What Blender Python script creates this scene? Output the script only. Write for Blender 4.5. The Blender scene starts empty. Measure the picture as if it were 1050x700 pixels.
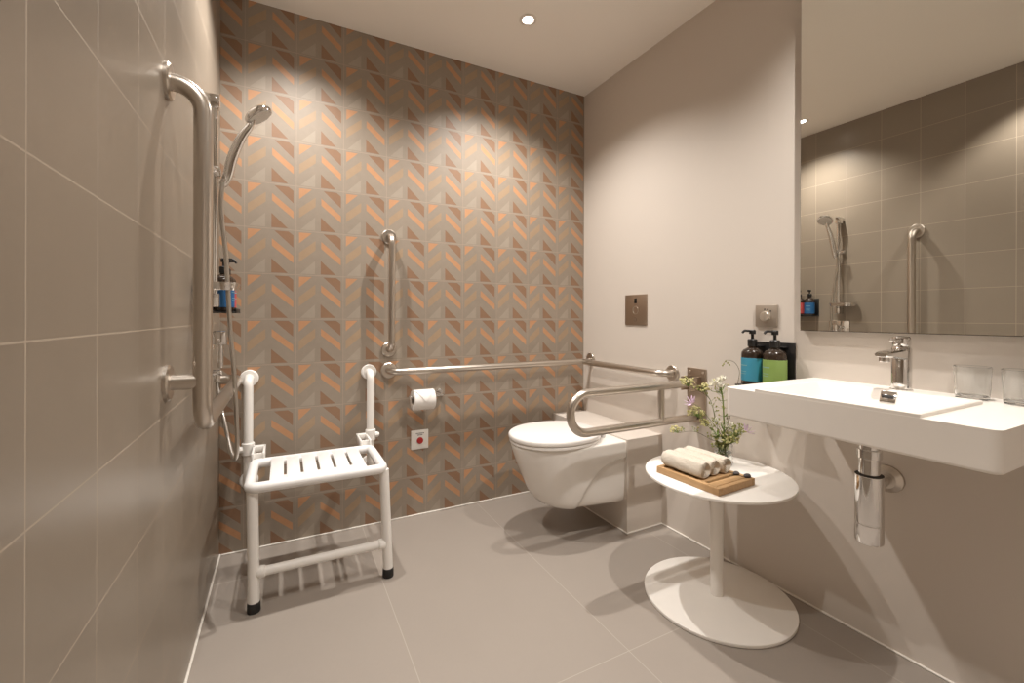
import bpy, bmesh, math, random
from mathutils import Vector, Matrix
R = math.radians
PI = math.pi
SC = bpy.context.scene
COL = SC.collection
random.seed(7)

# ------------------------------------------------------------------ room size (metres)
W, H = 1.886, 2.373          # width between the tiled wall and the painted wall, height
YF = -3.05                   # wall behind the camera
TX, TZ = 0.0884, 2.1963      # joints of the patterned tiles
RAIL = 0.748

# ------------------------------------------------------------------ node helpers
def new_mat(name):
    m = bpy.data.materials.new(name); m.use_nodes = True
    nt = m.node_tree
    b = next(n for n in nt.nodes if n.type == 'BSDF_PRINCIPLED')
    return m, nt, b

def c4(c): return (c[0], c[1], c[2], 1.0)
def srgb(r, g, b):
    f = lambda v: (v/12.92 if v <= 0.04045 else ((v+0.055)/1.055)**2.4)
    return (f(r/255), f(g/255), f(b/255))

def mth(nt, op, a, b=None, c=None):
    n = nt.nodes.new('ShaderNodeMath'); n.operation = op
    for i, v in enumerate((a, b, c)):
        if v is None: continue
        if isinstance(v, (int, float)): n.inputs[i].default_value = v
        else: nt.links.new(v, n.inputs[i])
    return n.outputs[0]

def mixc(nt, fac, a, b):
    n = nt.nodes.new('ShaderNodeMix'); n.data_type = 'RGBA'
    for idx, v in ((0, fac), (6, a), (7, b)):
        if isinstance(v, (int, float)): n.inputs[idx].default_value = v
        elif isinstance(v, tuple): n.inputs[idx].default_value = c4(v)
        else: nt.links.new(v, n.inputs[idx])
    return n.outputs[2]

def noise(nt, scale, detail=4, vec=None, rough=0.55):
    n = nt.nodes.new('ShaderNodeTexNoise'); n.inputs['Scale'].default_value = scale
    n.inputs['Detail'].default_value = detail; n.inputs['Roughness'].default_value = rough
    if vec is not None: nt.links.new(vec, n.inputs['Vector'])
    return n.outputs['Fac']

def position(nt):
    g = nt.nodes.new('ShaderNodeTexCoord')
    s = nt.nodes.new('ShaderNodeSeparateXYZ'); nt.links.new(g.outputs['Object'], s.inputs[0])
    return g.outputs['Object'], s.outputs[0], s.outputs[1], s.outputs[2]

def bump(nt, b, height, strength=0.2, dist=0.002):
    n = nt.nodes.new('ShaderNodeBump'); n.inputs['Strength'].default_value = strength
    n.inputs['Distance'].default_value = dist
    nt.links.new(height, n.inputs['Height']); nt.links.new(n.outputs[0], b.inputs['Normal'])

def simple(name, col, rough=0.5, metal=0.0, spec=None, var=0.04, scale=30, bumps=0.0, coat=0.0):
    """one surface: base colour with a little procedural unevenness"""
    m, nt, b = new_mat(name)
    vec, x, y, z = position(nt)
    f = noise(nt, scale, 3, vec)
    lo = tuple(max(0, v*(1-var)) for v in col); hi = tuple(min(1, v*(1+var)) for v in col)
    nt.links.new(mixc(nt, f, lo, hi), b.inputs['Base Color'])
    b.inputs['Roughness'].default_value = rough
    b.inputs['Metallic'].default_value = metal
    if spec is not None: b.inputs['Specular IOR Level'].default_value = spec
    if coat: b.inputs['Coat Weight'].default_value = coat; b.inputs['Coat Roughness'].default_value = 0.08
    if bumps: bump(nt, b, noise(nt, scale*6, 3, vec), bumps, 0.001)
    return m

def joint(nt, c, c0, pitch, half):
    """1 on a joint line of a grid along coordinate c"""
    u = mth(nt, 'FRACT', mth(nt, 'DIVIDE', mth(nt, 'SUBTRACT', c, c0), pitch))
    d = mth(nt, 'MINIMUM', u, mth(nt, 'SUBTRACT', 1.0, u))
    return mth(nt, 'LESS_THAN', d, half/pitch), u

def tile_id_noise(nt, a, a0, b, b0, pa, pb):
    ia = mth(nt, 'FLOOR', mth(nt, 'DIVIDE', mth(nt, 'SUBTRACT', a, a0), pa))
    ib = mth(nt, 'FLOOR', mth(nt, 'DIVIDE', mth(nt, 'SUBTRACT', b, b0), pb))
    cmb = nt.nodes.new('ShaderNodeCombineXYZ'); nt.links.new(ia, cmb.inputs[0]); nt.links.new(ib, cmb.inputs[1])
    wn = nt.nodes.new('ShaderNodeTexWhiteNoise'); nt.links.new(cmb.outputs[0], wn.inputs[0])
    return wn.outputs['Value']

# ------------------------------------------------------------------ colours of the place
C_LTILE = (0.250, 0.208, 0.164)
C_FLOOR = (0.315, 0.275, 0.240)
C_PAINT = (0.62, 0.56, 0.50)
C_CEIL = (0.86, 0.815, 0.755)

def mat_floor():
    m, nt, b = new_mat('porcelain floor tile')
    vec, x, y, z = position(nt)
    j1, u = joint(nt, x, -0.016, 0.5935, 0.0014)
    j2, v = joint(nt, y, -1.192, 1.2, 0.0014)
    # the cut row in front of the tiled wall, first column only
    near = mth(nt, 'LESS_THAN', mth(nt, 'ABSOLUTE', mth(nt, 'ADD', y, 0.232)), 0.0022)
    j3 = mth(nt, 'MULTIPLY', near, mth(nt, 'LESS_THAN', x, 0.577))
    j = mth(nt, 'MAXIMUM', mth(nt, 'MAXIMUM', j1, j2), j3)
    n1 = noise(nt, 2.5, 5, vec); n2 = noise(nt, 90, 3, vec)
    k = mth(nt, 'ADD', mth(nt, 'MULTIPLY', n1, 0.75), mth(nt, 'MULTIPLY', n2, 0.25))
    base = mixc(nt, k, tuple(c*0.93 for c in C_FLOOR), tuple(c*1.07 for c in C_FLOOR))
    base = mixc(nt, j, base, (0.40, 0.355, 0.31))
    nt.links.new(base, b.inputs['Base Color'])
    b.inputs['Roughness'].default_value = 0.42
    bump(nt, b, mth(nt, 'SUBTRACT', mth(nt, 'MULTIPLY', n2, 0.06), j), 0.25, 0.001)
    return m

def mat_left():
    m, nt, b = new_mat('taupe glazed wall tile')
    vec, x, y, z = position(nt)
    j1, u = joint(nt, y, -1.5617, 0.2, 0.0012)
    j2, v = joint(nt, z, 0.9815, 0.2, 0.0012)
    j = mth(nt, 'MAXIMUM', j1, j2)
    t = tile_id_noise(nt, y, -1.5617, z, 0.9815, 0.2, 0.2)
    n1 = noise(nt, 7, 5, vec)
    k = mth(nt, 'ADD', mth(nt, 'MULTIPLY', t, 0.5), mth(nt, 'MULTIPLY', n1, 0.5))
    base = mixc(nt, k, tuple(c*0.93 for c in C_LTILE), tuple(c*1.07 for c in C_LTILE))
    base = mixc(nt, j, base, (0.40, 0.335, 0.265))
    nt.links.new(base, b.inputs['Base Color'])
    r = mth(nt, 'ADD', mth(nt, 'MULTIPLY', j, 0.3), 0.33); nt.links.new(r, b.inputs['Roughness'])
    bump(nt, b, mth(nt, 'SUBTRACT', mth(nt, 'MULTIPLY', noise(nt, 14, 2, vec), 0.5), j), 0.12, 0.002)
    return m

def mat_back():
    m, nt, b = new_mat('chevron patterned cement tile')
    vec, x, y, z = position(nt)
    j1, u = joint(nt, x, TX, 0.2, 0.0010)
    j2, v = joint(nt, z, TZ, 0.2, 0.0013)
    j = mth(nt, 'MAXIMUM', j1, j2)
    gt = lambda a, c: mth(nt, 'GREATER_THAN', a, c)
    lt = lambda a, c: mth(nt, 'LESS_THAN', a, c)
    def lin(ka): return mth(nt, 'ADD', v, mth(nt, 'MULTIPLY', u, ka))
    def both(*a):
        r = a[0]
        for q in a[1:]: r = mth(nt, 'MULTIPLY', r, q)
        return r
    top, bot = lt(v, 0.962), gt(v, 0.03)
    mA = both(gt(u, 0.06), lt(u, 0.41), top, gt(lin(-0.94), 0.66))
    wB = lin(-0.85); mB = both(gt(u, 0.06), lt(u, 0.40), gt(wB, 0.24), lt(wB, 0.45))
    mC = both(gt(u, 0.07), lt(u, 0.39), bot, lt(lin(-1.0), -0.055))
    mD = both(gt(u, 0.52), lt(u, 0.945), top, gt(lin(0.94), 1.495), lt(lin(0.8), 1.64))
    wE = lin(0.85); mE = both(gt(u, 0.52), lt(u, 0.945), gt(wE, 1.065), lt(wE, 1.225))
    mF = both(gt(u, 0.51), lt(u, 0.86), bot, lt(lin(0.97), 0.84))
    n1 = noise(nt, 35, 4, vec); t = tile_id_noise(nt, x, TX, z, TZ, 0.2, 0.2)
    grey, orange, tan, light, brown = (0.290, 0.240, 0.190), (0.480, 0.256, 0.134), (0.360, 0.255, 0.165), (0.335, 0.283, 0.226), (0.258, 0.150, 0.090)
    col = mixc(nt, mA, grey, orange)
    col = mixc(nt, mB, col, tan); col = mixc(nt, mC, col, light)
    col = mixc(nt, mD, col, brown); col = mixc(nt, mE, col, orange); col = mixc(nt, mF, col, brown)
    col = mixc(nt, j, col, (0.37, 0.30, 0.235))
    hs = nt.nodes.new('ShaderNodeHueSaturation')
    k = mth(nt, 'ADD', mth(nt, 'MULTIPLY', n1, 0.16), mth(nt, 'MULTIPLY', t, 0.07))
    nt.links.new(mth(nt, 'ADD', k, 0.885), hs.inputs['Value']); nt.links.new(col, hs.inputs['Color'])
    nt.links.new(hs.outputs[0], b.inputs['Base Color'])
    b.inputs['Roughness'].default_value = 0.5
    bump(nt, b, mth(nt, 'SUBTRACT', mth(nt, 'MULTIPLY', n1, 0.2), j), 0.15, 0.0015)
    return m

def mat_wood():
    m, nt, b = new_mat('light bamboo')
    vec, x, y, z = position(nt)
    mp = nt.nodes.new('ShaderNodeMapping'); nt.links.new(vec, mp.inputs[0]); mp.inputs['Scale'].default_value = (60, 6, 60)
    f = noise(nt, 2.0, 5, mp.outputs[0])
    nt.links.new(mixc(nt, f, (0.36, 0.205, 0.09), (0.60, 0.39, 0.20)), b.inputs['Base Color'])
    b.inputs['Roughness'].default_value = 0.5
    return m

def mat_brushed(name, col, rough):
    m, nt, b = new_mat(name)
    vec, x, y, z = position(nt)
    f = noise(nt, 700, 2, vec)
    nt.links.new(mixc(nt, f, tuple(c*0.97 for c in col), col), b.inputs['Base Color'])
    b.inputs['Metallic'].default_value = 1.0
    nt.links.new(mth(nt, 'ADD', mth(nt, 'MULTIPLY', f, 0.05), rough-0.025), b.inputs['Roughness'])
    return m

def mat_towel():
    m, nt, b = new_mat('cream cotton terry')
    vec, x, y, z = position(nt)
    f = noise(nt, 260, 3, vec); g = noise(nt, 22, 3, vec)
    nt.links.new(mixc(nt, g, (0.60, 0.53, 0.44), (0.76, 0.69, 0.59)), b.inputs['Base Color'])
    b.inputs['Roughness'].default_value = 0.95
    b.inputs['Sheen Weight'].default_value = 0.3
    bump(nt, b, f, 1.0, 0.004)
    return m

def mat_glass(name, col=(1, 1, 1), ior=1.45, rough=0.0):
    m, nt, b = new_mat(name)
    vec, x, y, z = position(nt)
    f = noise(nt, 5, 2, vec)
    nt.links.new(mixc(nt, f, tuple(c*0.99 for c in col), col), b.inputs['Base Color'])
    b.inputs['Transmission Weight'].default_value = 1.0
    b.inputs['Roughness'].default_value = rough
    b.inputs['IOR'].default_value = ior
    return m

def mat_mirror():
    m, nt, b = new_mat('silvered mirror glass')
    vec, x, y, z = position(nt)
    f = noise(nt, 3, 2, vec)
    nt.links.new(mixc(nt, f, (0.85, 0.845, 0.80), (0.855, 0.85, 0.805)), b.inputs['Base Color'])
    b.inputs['Metallic'].default_value = 1.0; b.inputs['Roughness'].default_value = 0.0
    return m

def mat_emit(name, col, s):
    m, nt, b = new_mat(name)
    b.inputs['Base Color'].default_value = (0.8, 0.8, 0.8, 1)
    b.inputs['Emission Color'].default_value = c4(col); b.inputs['Emission Strength'].default_value = s
    return m

M = {
 'floor': mat_floor(), 'left': mat_left(), 'back': mat_back(),
 'paint': simple('warm greige wall paint', C_PAINT, 0.62, var=0.015, scale=3, bumps=0.03),
 'ceil': simple('ceiling paint', C_CEIL, 0.8, var=0.012, scale=3),
 'caulk': simple('white sealant', (0.80, 0.76, 0.70), 0.5),
 'steel': mat_brushed('brushed stainless steel', (0.60, 0.545, 0.485), 0.30),
 'steel_dark': mat_brushed('satin bronze steel plate', (0.47, 0.385, 0.31), 0.36),
 'chrome': simple('polished chrome', (0.78, 0.77, 0.76), 0.07, 1.0, var=0.01),
 'chrome_hose': simple('braided chrome hose', (0.55, 0.52, 0.48), 0.28, 1.0, var=0.05, scale=200),
 'spray': simple('pale spray plate', (0.62, 0.59, 0.55), 0.4, 0.0, var=0.25, scale=220),
 'ceramic': simple('white glazed ceramic', (0.80, 0.765, 0.72), 0.14, spec=0.5, var=0.01, coat=0.3),
 'lid': simple('white toilet lid plastic', (0.83, 0.80, 0.77), 0.24, var=0.01),
 'solid': simple('white solid surface', (0.80, 0.755, 0.70), 0.35, var=0.01),
 'plastic': simple('white coated tube', (0.82, 0.795, 0.76), 0.33, var=0.015),
 'seat': simple('white moulded plastic', (0.83, 0.82, 0.81), 0.36, var=0.01),
 'rubber': simple('black rubber', (0.012, 0.011, 0.010), 0.6),
 'black': simple('matt black holder', (0.010, 0.009, 0.009), 0.4),
 'amber': simple('dark brown bottle', (0.030, 0.019, 0.013), 0.16, spec=0.5, var=0.1),
 'blue': simple('blue label', (0.045, 0.27, 0.40), 0.5, var=0.06),
 'deepblue': simple('deep blue label', (0.012, 0.10, 0.26), 0.5, var=0.06),
 'green': simple('green label', (0.23, 0.35, 0.09), 0.5, var=0.06),
 'red': simple('coral red label', (0.50, 0.075, 0.07), 0.5, var=0.06),
 'print': simple('pale label print', (0.22, 0.40, 0.42), 0.5),
 'table': simple('cream powder coated metal', (0.85, 0.815, 0.765), 0.42, var=0.012),
 'wood': mat_wood(), 'towel': mat_towel(),
 'glass': mat_glass('clear glass', (0.97, 0.98, 0.98)), 'water': mat_glass('water', (0.93, 0.95, 0.93), 1.33),
 'mirror': mat_mirror(),
 'mirror_edge': simple('dark mirror edge', (0.10, 0.085, 0.065), 0.3, 0.6),
 'paper': simple('white tissue paper', (0.84, 0.81, 0.78), 0.9, bumps=0.2, scale=60),
 'card': simple('grey card', (0.35, 0.30, 0.25), 0.9),
 'plate': simple('white plastic plate', (0.80, 0.77, 0.73), 0.35),
 'redbutton': simple('red button', (0.40, 0.016, 0.016), 0.3),
 'ink': simple('dark printing', (0.05, 0.045, 0.04), 0.6),
 'dial': simple('champagne metal plate', (0.42, 0.36, 0.30), 0.36, 0.6, var=0.02),
 'knob': simple('pale metal knob', (0.62, 0.56, 0.48), 0.3, 0.7, var=0.02),
 'stem': simple('green stem', (0.17, 0.24, 0.055), 0.6, var=0.2, scale=60),
 'twig': simple('brown twig', (0.13, 0.10, 0.055), 0.7, var=0.2, scale=60),
 'leaf': simple('olive leaf', (0.27, 0.28, 0.085), 0.55, var=0.3, scale=50),
 'seed': simple('pale yellow green seed head', (0.53, 0.49, 0.23), 0.6, var=0.25, scale=60),
 'petal': simple('white petal', (0.83, 0.81, 0.72), 0.6, var=0.04),
 'lilac': simple('lilac petal', (0.68, 0.52, 0.66), 0.6, var=0.1),
 'pebble': simple('dark slate pebble', (0.055, 0.048, 0.050), 0.5, var=0.3, scale=120),
 'lamp': mat_emit('lit downlight lens', (1.0, 0.96, 0.92), 14.0),
 'trimring': simple('white lamp trim', (0.75, 0.70, 0.64), 0.5),
 'brown_card': simple('pale inner', (0.70, 0.66, 0.6), 0.5),
}

# ------------------------------------------------------------------ mesh helpers (world coordinates)
def BM(): return bmesh.new()

def box(bm, x0, x1, y0, y1, z0, z1, bev=0.0, seg=2):
    vs = [bm.verts.new(p) for p in ((x0,y0,z0),(x1,y0,z0),(x1,y1,z0),(x0,y1,z0),(x0,y0,z1),(x1,y0,z1),(x1,y1,z1),(x0,y1,z1))]
    fs = [bm.faces.new([vs[i] for i in q]) for q in ((0,3,2,1),(4,5,6,7),(0,1,5,4),(1,2,6,5),(2,3,7,6),(3,0,4,7))]
    if bev:
        es = list({e for f in fs for e in f.edges})
        bmesh.ops.bevel(bm, geom=es, offset=bev, segments=seg, affect='EDGES', profile=0.5)
    return bm

def rings(bm, loops, cap0=True, cap1=True, closed=True):
    """skin successive vertex loops"""
    vl = [[bm.verts.new(p) for p in L] for L in loops]
    n = len(vl[0])
    for a, b in zip(vl[:-1], vl[1:]):
        for i in range(n if closed else n-1):
            k = (i+1) % n
            bm.faces.new((a[i], a[k], b[k], b[i]))
    if cap0: bm.faces.new(list(reversed(vl[0])))
    if cap1: bm.faces.new(vl[-1])
    return vl

def frame_of(axis):
    axis = Vector(axis).normalized()
    h = Vector((0, 0, 1)) if abs(axis.z) < 0.9 else Vector((1, 0, 0))
    a = axis.cross(h).normalized(); b = axis.cross(a).normalized()
    return a, b, axis

def lathe(bm, origin, axis, prof, n=32, cap0=True, cap1=True):
    """prof: (distance along the axis, radius)"""
    o = Vector(origin); a, b, ax = frame_of(axis)
    loops = []
    for d, r in prof:
        loops.append([o + ax*d + (a*math.cos(2*PI*i/n) + b*math.sin(2*PI*i/n))*max(r, 1e-5) for i in range(n)])
    rings(bm, loops, cap0, cap1)
    return bm

def fillet(pts, rad, seg=8):
    P = [Vector(p) for p in pts]
    out = [P[0]]
    for i in range(1, len(P)-1):
        r = rad[i] if isinstance(rad, (list, tuple)) else rad
        a = (P[i-1]-P[i]); b = (P[i+1]-P[i])
        la, lb = a.length, b.length; a.normalize(); b.normalize()
        ang = a.angle(b)
        if r <= 0 or ang > PI-0.02: out.append(P[i]); continue
        t = min(r/math.tan(ang/2), la*(0.985 if i == 1 else 0.499), lb*(0.985 if i == len(P)-2 else 0.499)); r2 = t*math.tan(ang/2)
        p0 = P[i]+a*t; p1 = P[i]+b*t
        c = P[i] + (a+b).normalized()*(r2/math.sin(ang/2))
        v0 = p0-c; v1 = p1-c; th = v0.angle(v1); ax = v0.cross(v1).normalized()
        for k in range(seg+1):
            out.append(c + Matrix.Rotation(th*k/seg, 3, ax) @ v0)
    out.append(P[-1])
    return out

def sweep(bm, pts, r, n=14, caps=True, closed=False):
    """round tube along a polyline; r a number or one radius per point"""
    P = [Vector(p) for p in pts]
    N = len(P)
    rs = r if isinstance(r, (list, tuple)) else [r]*N
    T = []
    for i in range(N):
        if closed: t = (P[(i+1) % N]-P[i-1])
        else: t = (P[min(i+1, N-1)]-P[max(i-1, 0)])
        T.append(t.normalized())
    a, b, _ = frame_of(T[0])
    loops = []
    for i in range(N):
        if i:
            q = T[i-1].rotation_difference(T[i]); a = q @ a
        a = (a - T[i]*a.dot(T[i])).normalized(); bb = T[i].cross(a)
        loops.append([P[i] + (a*math.cos(2*PI*k/n) + bb*math.sin(2*PI*k/n))*rs[i] for k in range(n)])
    if closed:
        vl = rings(bm, loops, False, False)
        A, B = vl[-1], vl[0]
        # match the start offset of the last ring to the first
        best = min(range(n), key=lambda s: sum((A[i].co-B[(i+s) % n].co).length for i in range(n)))
        for i in range(n):
            bm.faces.new((A[i], A[(i+1) % n], B[(i+1+best) % n], B[(i+best) % n]))
    else: rings(bm, loops, caps, caps)
    return bm

def tube(bm, pts, r, rad=0.05, n=16, seg=8): return sweep(bm, fillet(pts, rad, seg), r, n)

def smooth_curve(pts, k=6):
    P = [Vector(p) for p in pts]; out = []
    for i in range(len(P)-1):
        p0, p1, p2, p3 = P[max(i-1, 0)], P[i], P[i+1], P[min(i+2, len(P)-1)]
        for j in range(k):
            t = j/k
            out.append(0.5*((2*p1) + (p2-p0)*t + (2*p0-5*p1+4*p2-p3)*t*t + (3*p1-p0-3*p2+p3)*t**3))
    out.append(P[-1]); return out

def ball(bm, c, r, sc=(1, 1, 1), u=12, v=8, rot=None):
    m = Matrix.Translation(c)
    if rot is not None: m = m @ rot
    m = m @ Matrix.Diagonal((r*sc[0], r*sc[1], r*sc[2], 1))
    bmesh.ops.create_uvsphere(bm, u_segments=u, v_segments=v, radius=1, matrix=m); return bm

def prism(bm, poly, z0, z1, bev=0.0):
    lo = [(x, y, z0) for x, y in poly]; hi = [(x, y, z1) for x, y in poly]
    n0 = len(bm.faces)
    rings(bm, [lo, hi])
    return bm

def rrect(x0, x1, y0, y1, r, seg=5):
    out = []
    for cx, cy, a in ((x1-r, y1-r, 0), (x0+r, y1-r, 90), (x0+r, y0+r, 180), (x1-r, y0+r, 270)):
        for k in range(seg+1):
            t = R(a+90*k/seg); out.append((cx+r*math.cos(t), cy+r*math.sin(t)))
    return out

# ------------------------------------------------------------------ object helpers
def link(name, bm, mat, parent=None, org=None, sharp=35, flat=False):
    """one mesh object; bm is in world coordinates and is moved to the origin of its thing"""
    bmesh.ops.remove_doubles(bm, verts=bm.verts, dist=1e-6)
    bmesh.ops.recalc_face_normals(bm, faces=bm.faces)
    for f in bm.faces: f.smooth = not flat
    for e in bm.edges:
        if len(e.link_faces) == 2 and e.calc_face_angle(0) > R(sharp): e.smooth = False
    if parent is not None:
        p = parent; o = Vector((0, 0, 0))
        while p is not None: o += Vector(p.location); p = p.parent
    else: o = Vector(org) if org is not None else Vector((0, 0, 0))
    bmesh.ops.translate(bm, verts=bm.verts, vec=-o)
    me = bpy.data.meshes.new(name); bm.to_mesh(me); bm.free()
    me.materials.append(mat)
    ob = bpy.data.objects.new(name, me); COL.objects.link(ob)
    if parent is not None: ob.parent = parent
    else: ob.location = o
    return ob

def tag(o, label, cat, group=None):
    o['label'] = label; o['category'] = cat
    if group: o['group'] = group
    return o

def thing(name, loc, label, cat, group=None):
    o = bpy.data.objects.new(name, None); COL.objects.link(o); o.location = loc
    o.empty_display_size = 0.05
    return tag(o, label, cat, group)

def struct(name, bm, mat, **k):
    o = link(name, bm, mat, **k); o['kind'] = 'structure'; return o

def copy_tree(o, parent=None):
    c = o.copy(); COL.objects.link(c)
    if parent is not None: c.parent = parent
    for ch in list(o.children): copy_tree(ch, c)
    return c

# ================================================================== THE ROOM
T = 0.10
struct('floor', box(BM(), -T, W+T, YF-T, T, -0.08, 0), M['floor'], flat=True)
struct('ceiling', box(BM(), -T, W+T, YF-T, T, H, H+0.08), M['ceil'], flat=True)
struct('wall_left', box(BM(), -T, 0, YF, 0, 0, H), M['left'], flat=True)
struct('wall_back', box(BM(), -T, W+T, 0, T, 0, H), M['back'], flat=True)
struct('wall_right', box(BM(), W, W+T, YF, 0, 0, H), M['paint'], flat=True)
struct('wall_front', box(BM(), -T, W+T, YF-T, YF, 0, H), M['paint'], flat=True)
# painted ledge that hides the cistern, behind the toilet
LX, LY, LZ = 1.665, -0.636, 0.437
struct('wall_ledge', box(BM(), LX, W, LY, 0, 0, LZ), M['paint'], flat=True)
def bead(path, s=0.006):
    bm = BM()
    for (x0, y0, x1, y1) in path: box(bm, x0, x1, y0, y1, 0, s, s*0.3, 1)
    return bm
struct('trim_1', bead([(0.007, -0.007, LX-0.007, 0)]), M['caulk'])
struct('trim_2', bead([(0, YF, 0.007, -0.0)], 0.008), M['caulk'])
struct('trim_3', bead([(W-0.007, YF, W, LY-0.007)]), M['caulk'])
struct('trim_4', bead([(LX-0.007, LY-0.007, W, LY), (LX-0.007, LY, LX, 0)]), M['caulk'])

# ================================================================== DOWNLIGHTS
SPOTS = [  # x, y, watts, cone degrees, blend, label
    (0.293, -0.425, 68, 130, 1.0, 'recessed round ceiling downlight over the white shower seat, seen in the mirror'),
    (1.231, -0.451, 82, 132, 1.0, 'small round lit downlight in the ceiling in front of the patterned wall'),
    (0.240, -1.490, 33, 106, 0.5, 'recessed round ceiling downlight close to the taupe tiled wall, nearer the camera'),
    (1.540, -1.760, 84, 132, 1.0, 'recessed round ceiling downlight above the white washbasin'),
    (0.900, -2.750, 80, 76, 1.0, 'added unseen fill lamp in the ceiling behind the camera, built like the downlights'),  # added lamp out of view; its bounce off the floor lifts the ambient light
]
for i, (x, y, w, cone, bl, lab) in enumerate(SPOTS):
    t = thing('ceiling_downlight', (x, y, H), lab, 'ceiling light', 'ceiling downlights')
    bm = BM()
    lathe(bm, (x, y, H), (0, 0, -1), [(0.0, 0.024), (0.0005, 0.040), (0.003, 0.0405), (0.0042, 0.038), (0.0036, 0.027), (0.0005, 0.0245)], 40, False, False)
    link('trim_ring', bm, M['trimring'], t)
    bm = BM(); lathe(bm, (x, y, H), (0, 0, -1), [(0.0003, 0.024), (0.0030, 0.023), (0.0045, 0.017), (0.0052, 0.008), (0.0054, 0.0)], 32)
    link('lens', bm, M['lamp'], t)
    L = bpy.data.lights.new('downlight_beam', 'SPOT'); L.energy = w; L.spot_size = R(cone); L.spot_blend = bl
    L.color = (1.0, 0.95, 0.89); L.shadow_soft_size = 0.016
    lo = bpy.data.objects.new('downlight_beam', L); COL.objects.link(lo)
    lo.location = (0, 0, -0.035); lo.parent = t

# ================================================================== GRAB BARS
FR = 0.0385
def flange(bm, p, axis, r=FR):
    return lathe(bm, p, axis, [(0.0, r), (0.007, r), (0.0105, r-0.004), (0.011, r-0.010), (0.011, 0.017)], 36)

RB = 0.0165
# ---- L-shaped bar on the taupe wall, running into the corner
gx, gy, RL = 0.070, -0.945, 0.0195
t = thing('grab_bar', (0, gy, 0.85), 'L-shaped brushed steel grab bar on the taupe tiled wall beside the shower', 'grab bar')
bm = BM()
tube(bm, [(0.010, gy, 1.549), (gx, gy, 1.549), (gx, gy, RAIL), (gx, -0.055, RAIL), (0.010, -0.055, RAIL)], RL, [0, 0.066, 0.060, 0.045, 0], 22, 12)
link('rail', bm, M['steel'], t)
bm = BM(); tube(bm, [(0.010, gy, 0.855), (gx-0.01, gy, 0.855)], 0.0180, 0, 18); link('support_post', bm, M['steel'], t)
for p, ax in (((0, gy, 1.549), (1, 0, 0)), ((0, gy, 0.855), (1, 0, 0)), ((0, -0.055, RAIL), (1, 0, 0))):
    bm = BM(); flange(bm, p, ax, 0.042); link('wall_flange', bm, M['steel'], t)

# ---- vertical bar on the patterned wall
t = thing('grab_bar', (0.70, 0, 0.848), 'straight vertical steel grab bar on the patterned wall, right of the shower seat', 'grab bar')
bm = BM(); tube(bm, [(0.70, -0.010, 1.402), (0.70, -0.072, 1.402), (0.70, -0.072, 0.848), (0.70, -0.010, 0.848)], RB-0.001, 0.045, 18, 10)
link('rail', bm, M['steel'], t)
for z in (1.402, 0.848):
    bm = BM(); flange(bm, (0.70, 0, z), (0, -1, 0), 0.036); link('wall_flange', bm, M['steel'], t)

# ---- horizontal bar round the corner
t = thing('grab_bar', (0.70, 0, 0.744), 'long horizontal steel grab bar running round the corner above the toilet', 'grab bar')
bm = BM(); cx = W-0.066
tube(bm, [(0.700, -0.010, 0.744), (0.700, -0.080, 0.744), (cx, -0.080, 0.746), (cx, -0.704, 0.744), (W-0.010, -0.704, 0.744)], RB, [0, 0.05, 0.004, 0.05, 0], 18, 10)
link('rail', bm, M['steel'], t)
bm = BM(); tube(bm, [(cx+0.010, -0.080, 0.747), (W-0.010, -0.080, 0.755)], 0.010, 0, 14); link('corner_post', bm, M['steel'], t)
for p, ax in (((0.70, 0, 0.744), (0, -1, 0)), ((W, -0.704, 0.744), (-1, 0, 0)), ((W, -0.075, 0.757), (-1, 0, 0))):
    bm = BM(); flange(bm, p, ax); link('wall_flange', bm, M['steel'], t)

# ---- hinged U rail beside the toilet
fy = -0.843
t = thing('fold_down_rail', (W, fy, 0.70), 'hinged U-shaped steel support rail folded down beside the toilet', 'support rail')
bm = BM(); box(bm, W-0.008, W, fy-0.050, fy+0.050, 0.540, 0.782, 0.003); link('mounting_plate', bm, M['steel_dark'], t)
for y, z in ((fy-0.036, 0.765), (fy+0.036, 0.765), (fy-0.036, 0.556), (fy+0.036, 0.556)):
    bm = BM(); lathe(bm, (W-0.008, y, z), (-1, 0, 0), [(0, 0.006), (0.002, 0.006), (0.0032, 0.004)], 14); link('screw', bm, M['steel'], t)
bm = BM()
for s in (-1, 1): box(bm, W-0.075, W-0.007, fy+s*0.024-0.003, fy+s*0.024+0.003, 0.686, 0.748, 0.002)
lathe(bm, (W-0.045, fy-0.030, 0.718), (0, 1, 0), [(0, 0.006), (0.060, 0.006)], 16)
link('hinge', bm, M['steel_dark'], t)
bm = BM()
zt, zb, xl = 0.7175, 0.5650, 1.199
tube(bm, [(W-0.055, fy, zt), (xl, fy, zt), (xl, fy, zb), (W-0.020, fy, zb)], RB, 0.0755, 18, 14)
link('u_tube', bm, M['steel'], t)
bm = BM(); tube(bm, [(1.665, fy, zb), (1.665, fy, zt)], 0.0135, 0, 16); link('cross_tube', bm, M['steel'], t)
bm = BM(); tube(bm, [(W-0.030, fy, zb), (W-0.0085, fy, zb)], 0.011, 0, 14); link('buffer', bm, M['rubber'], t)

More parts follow.
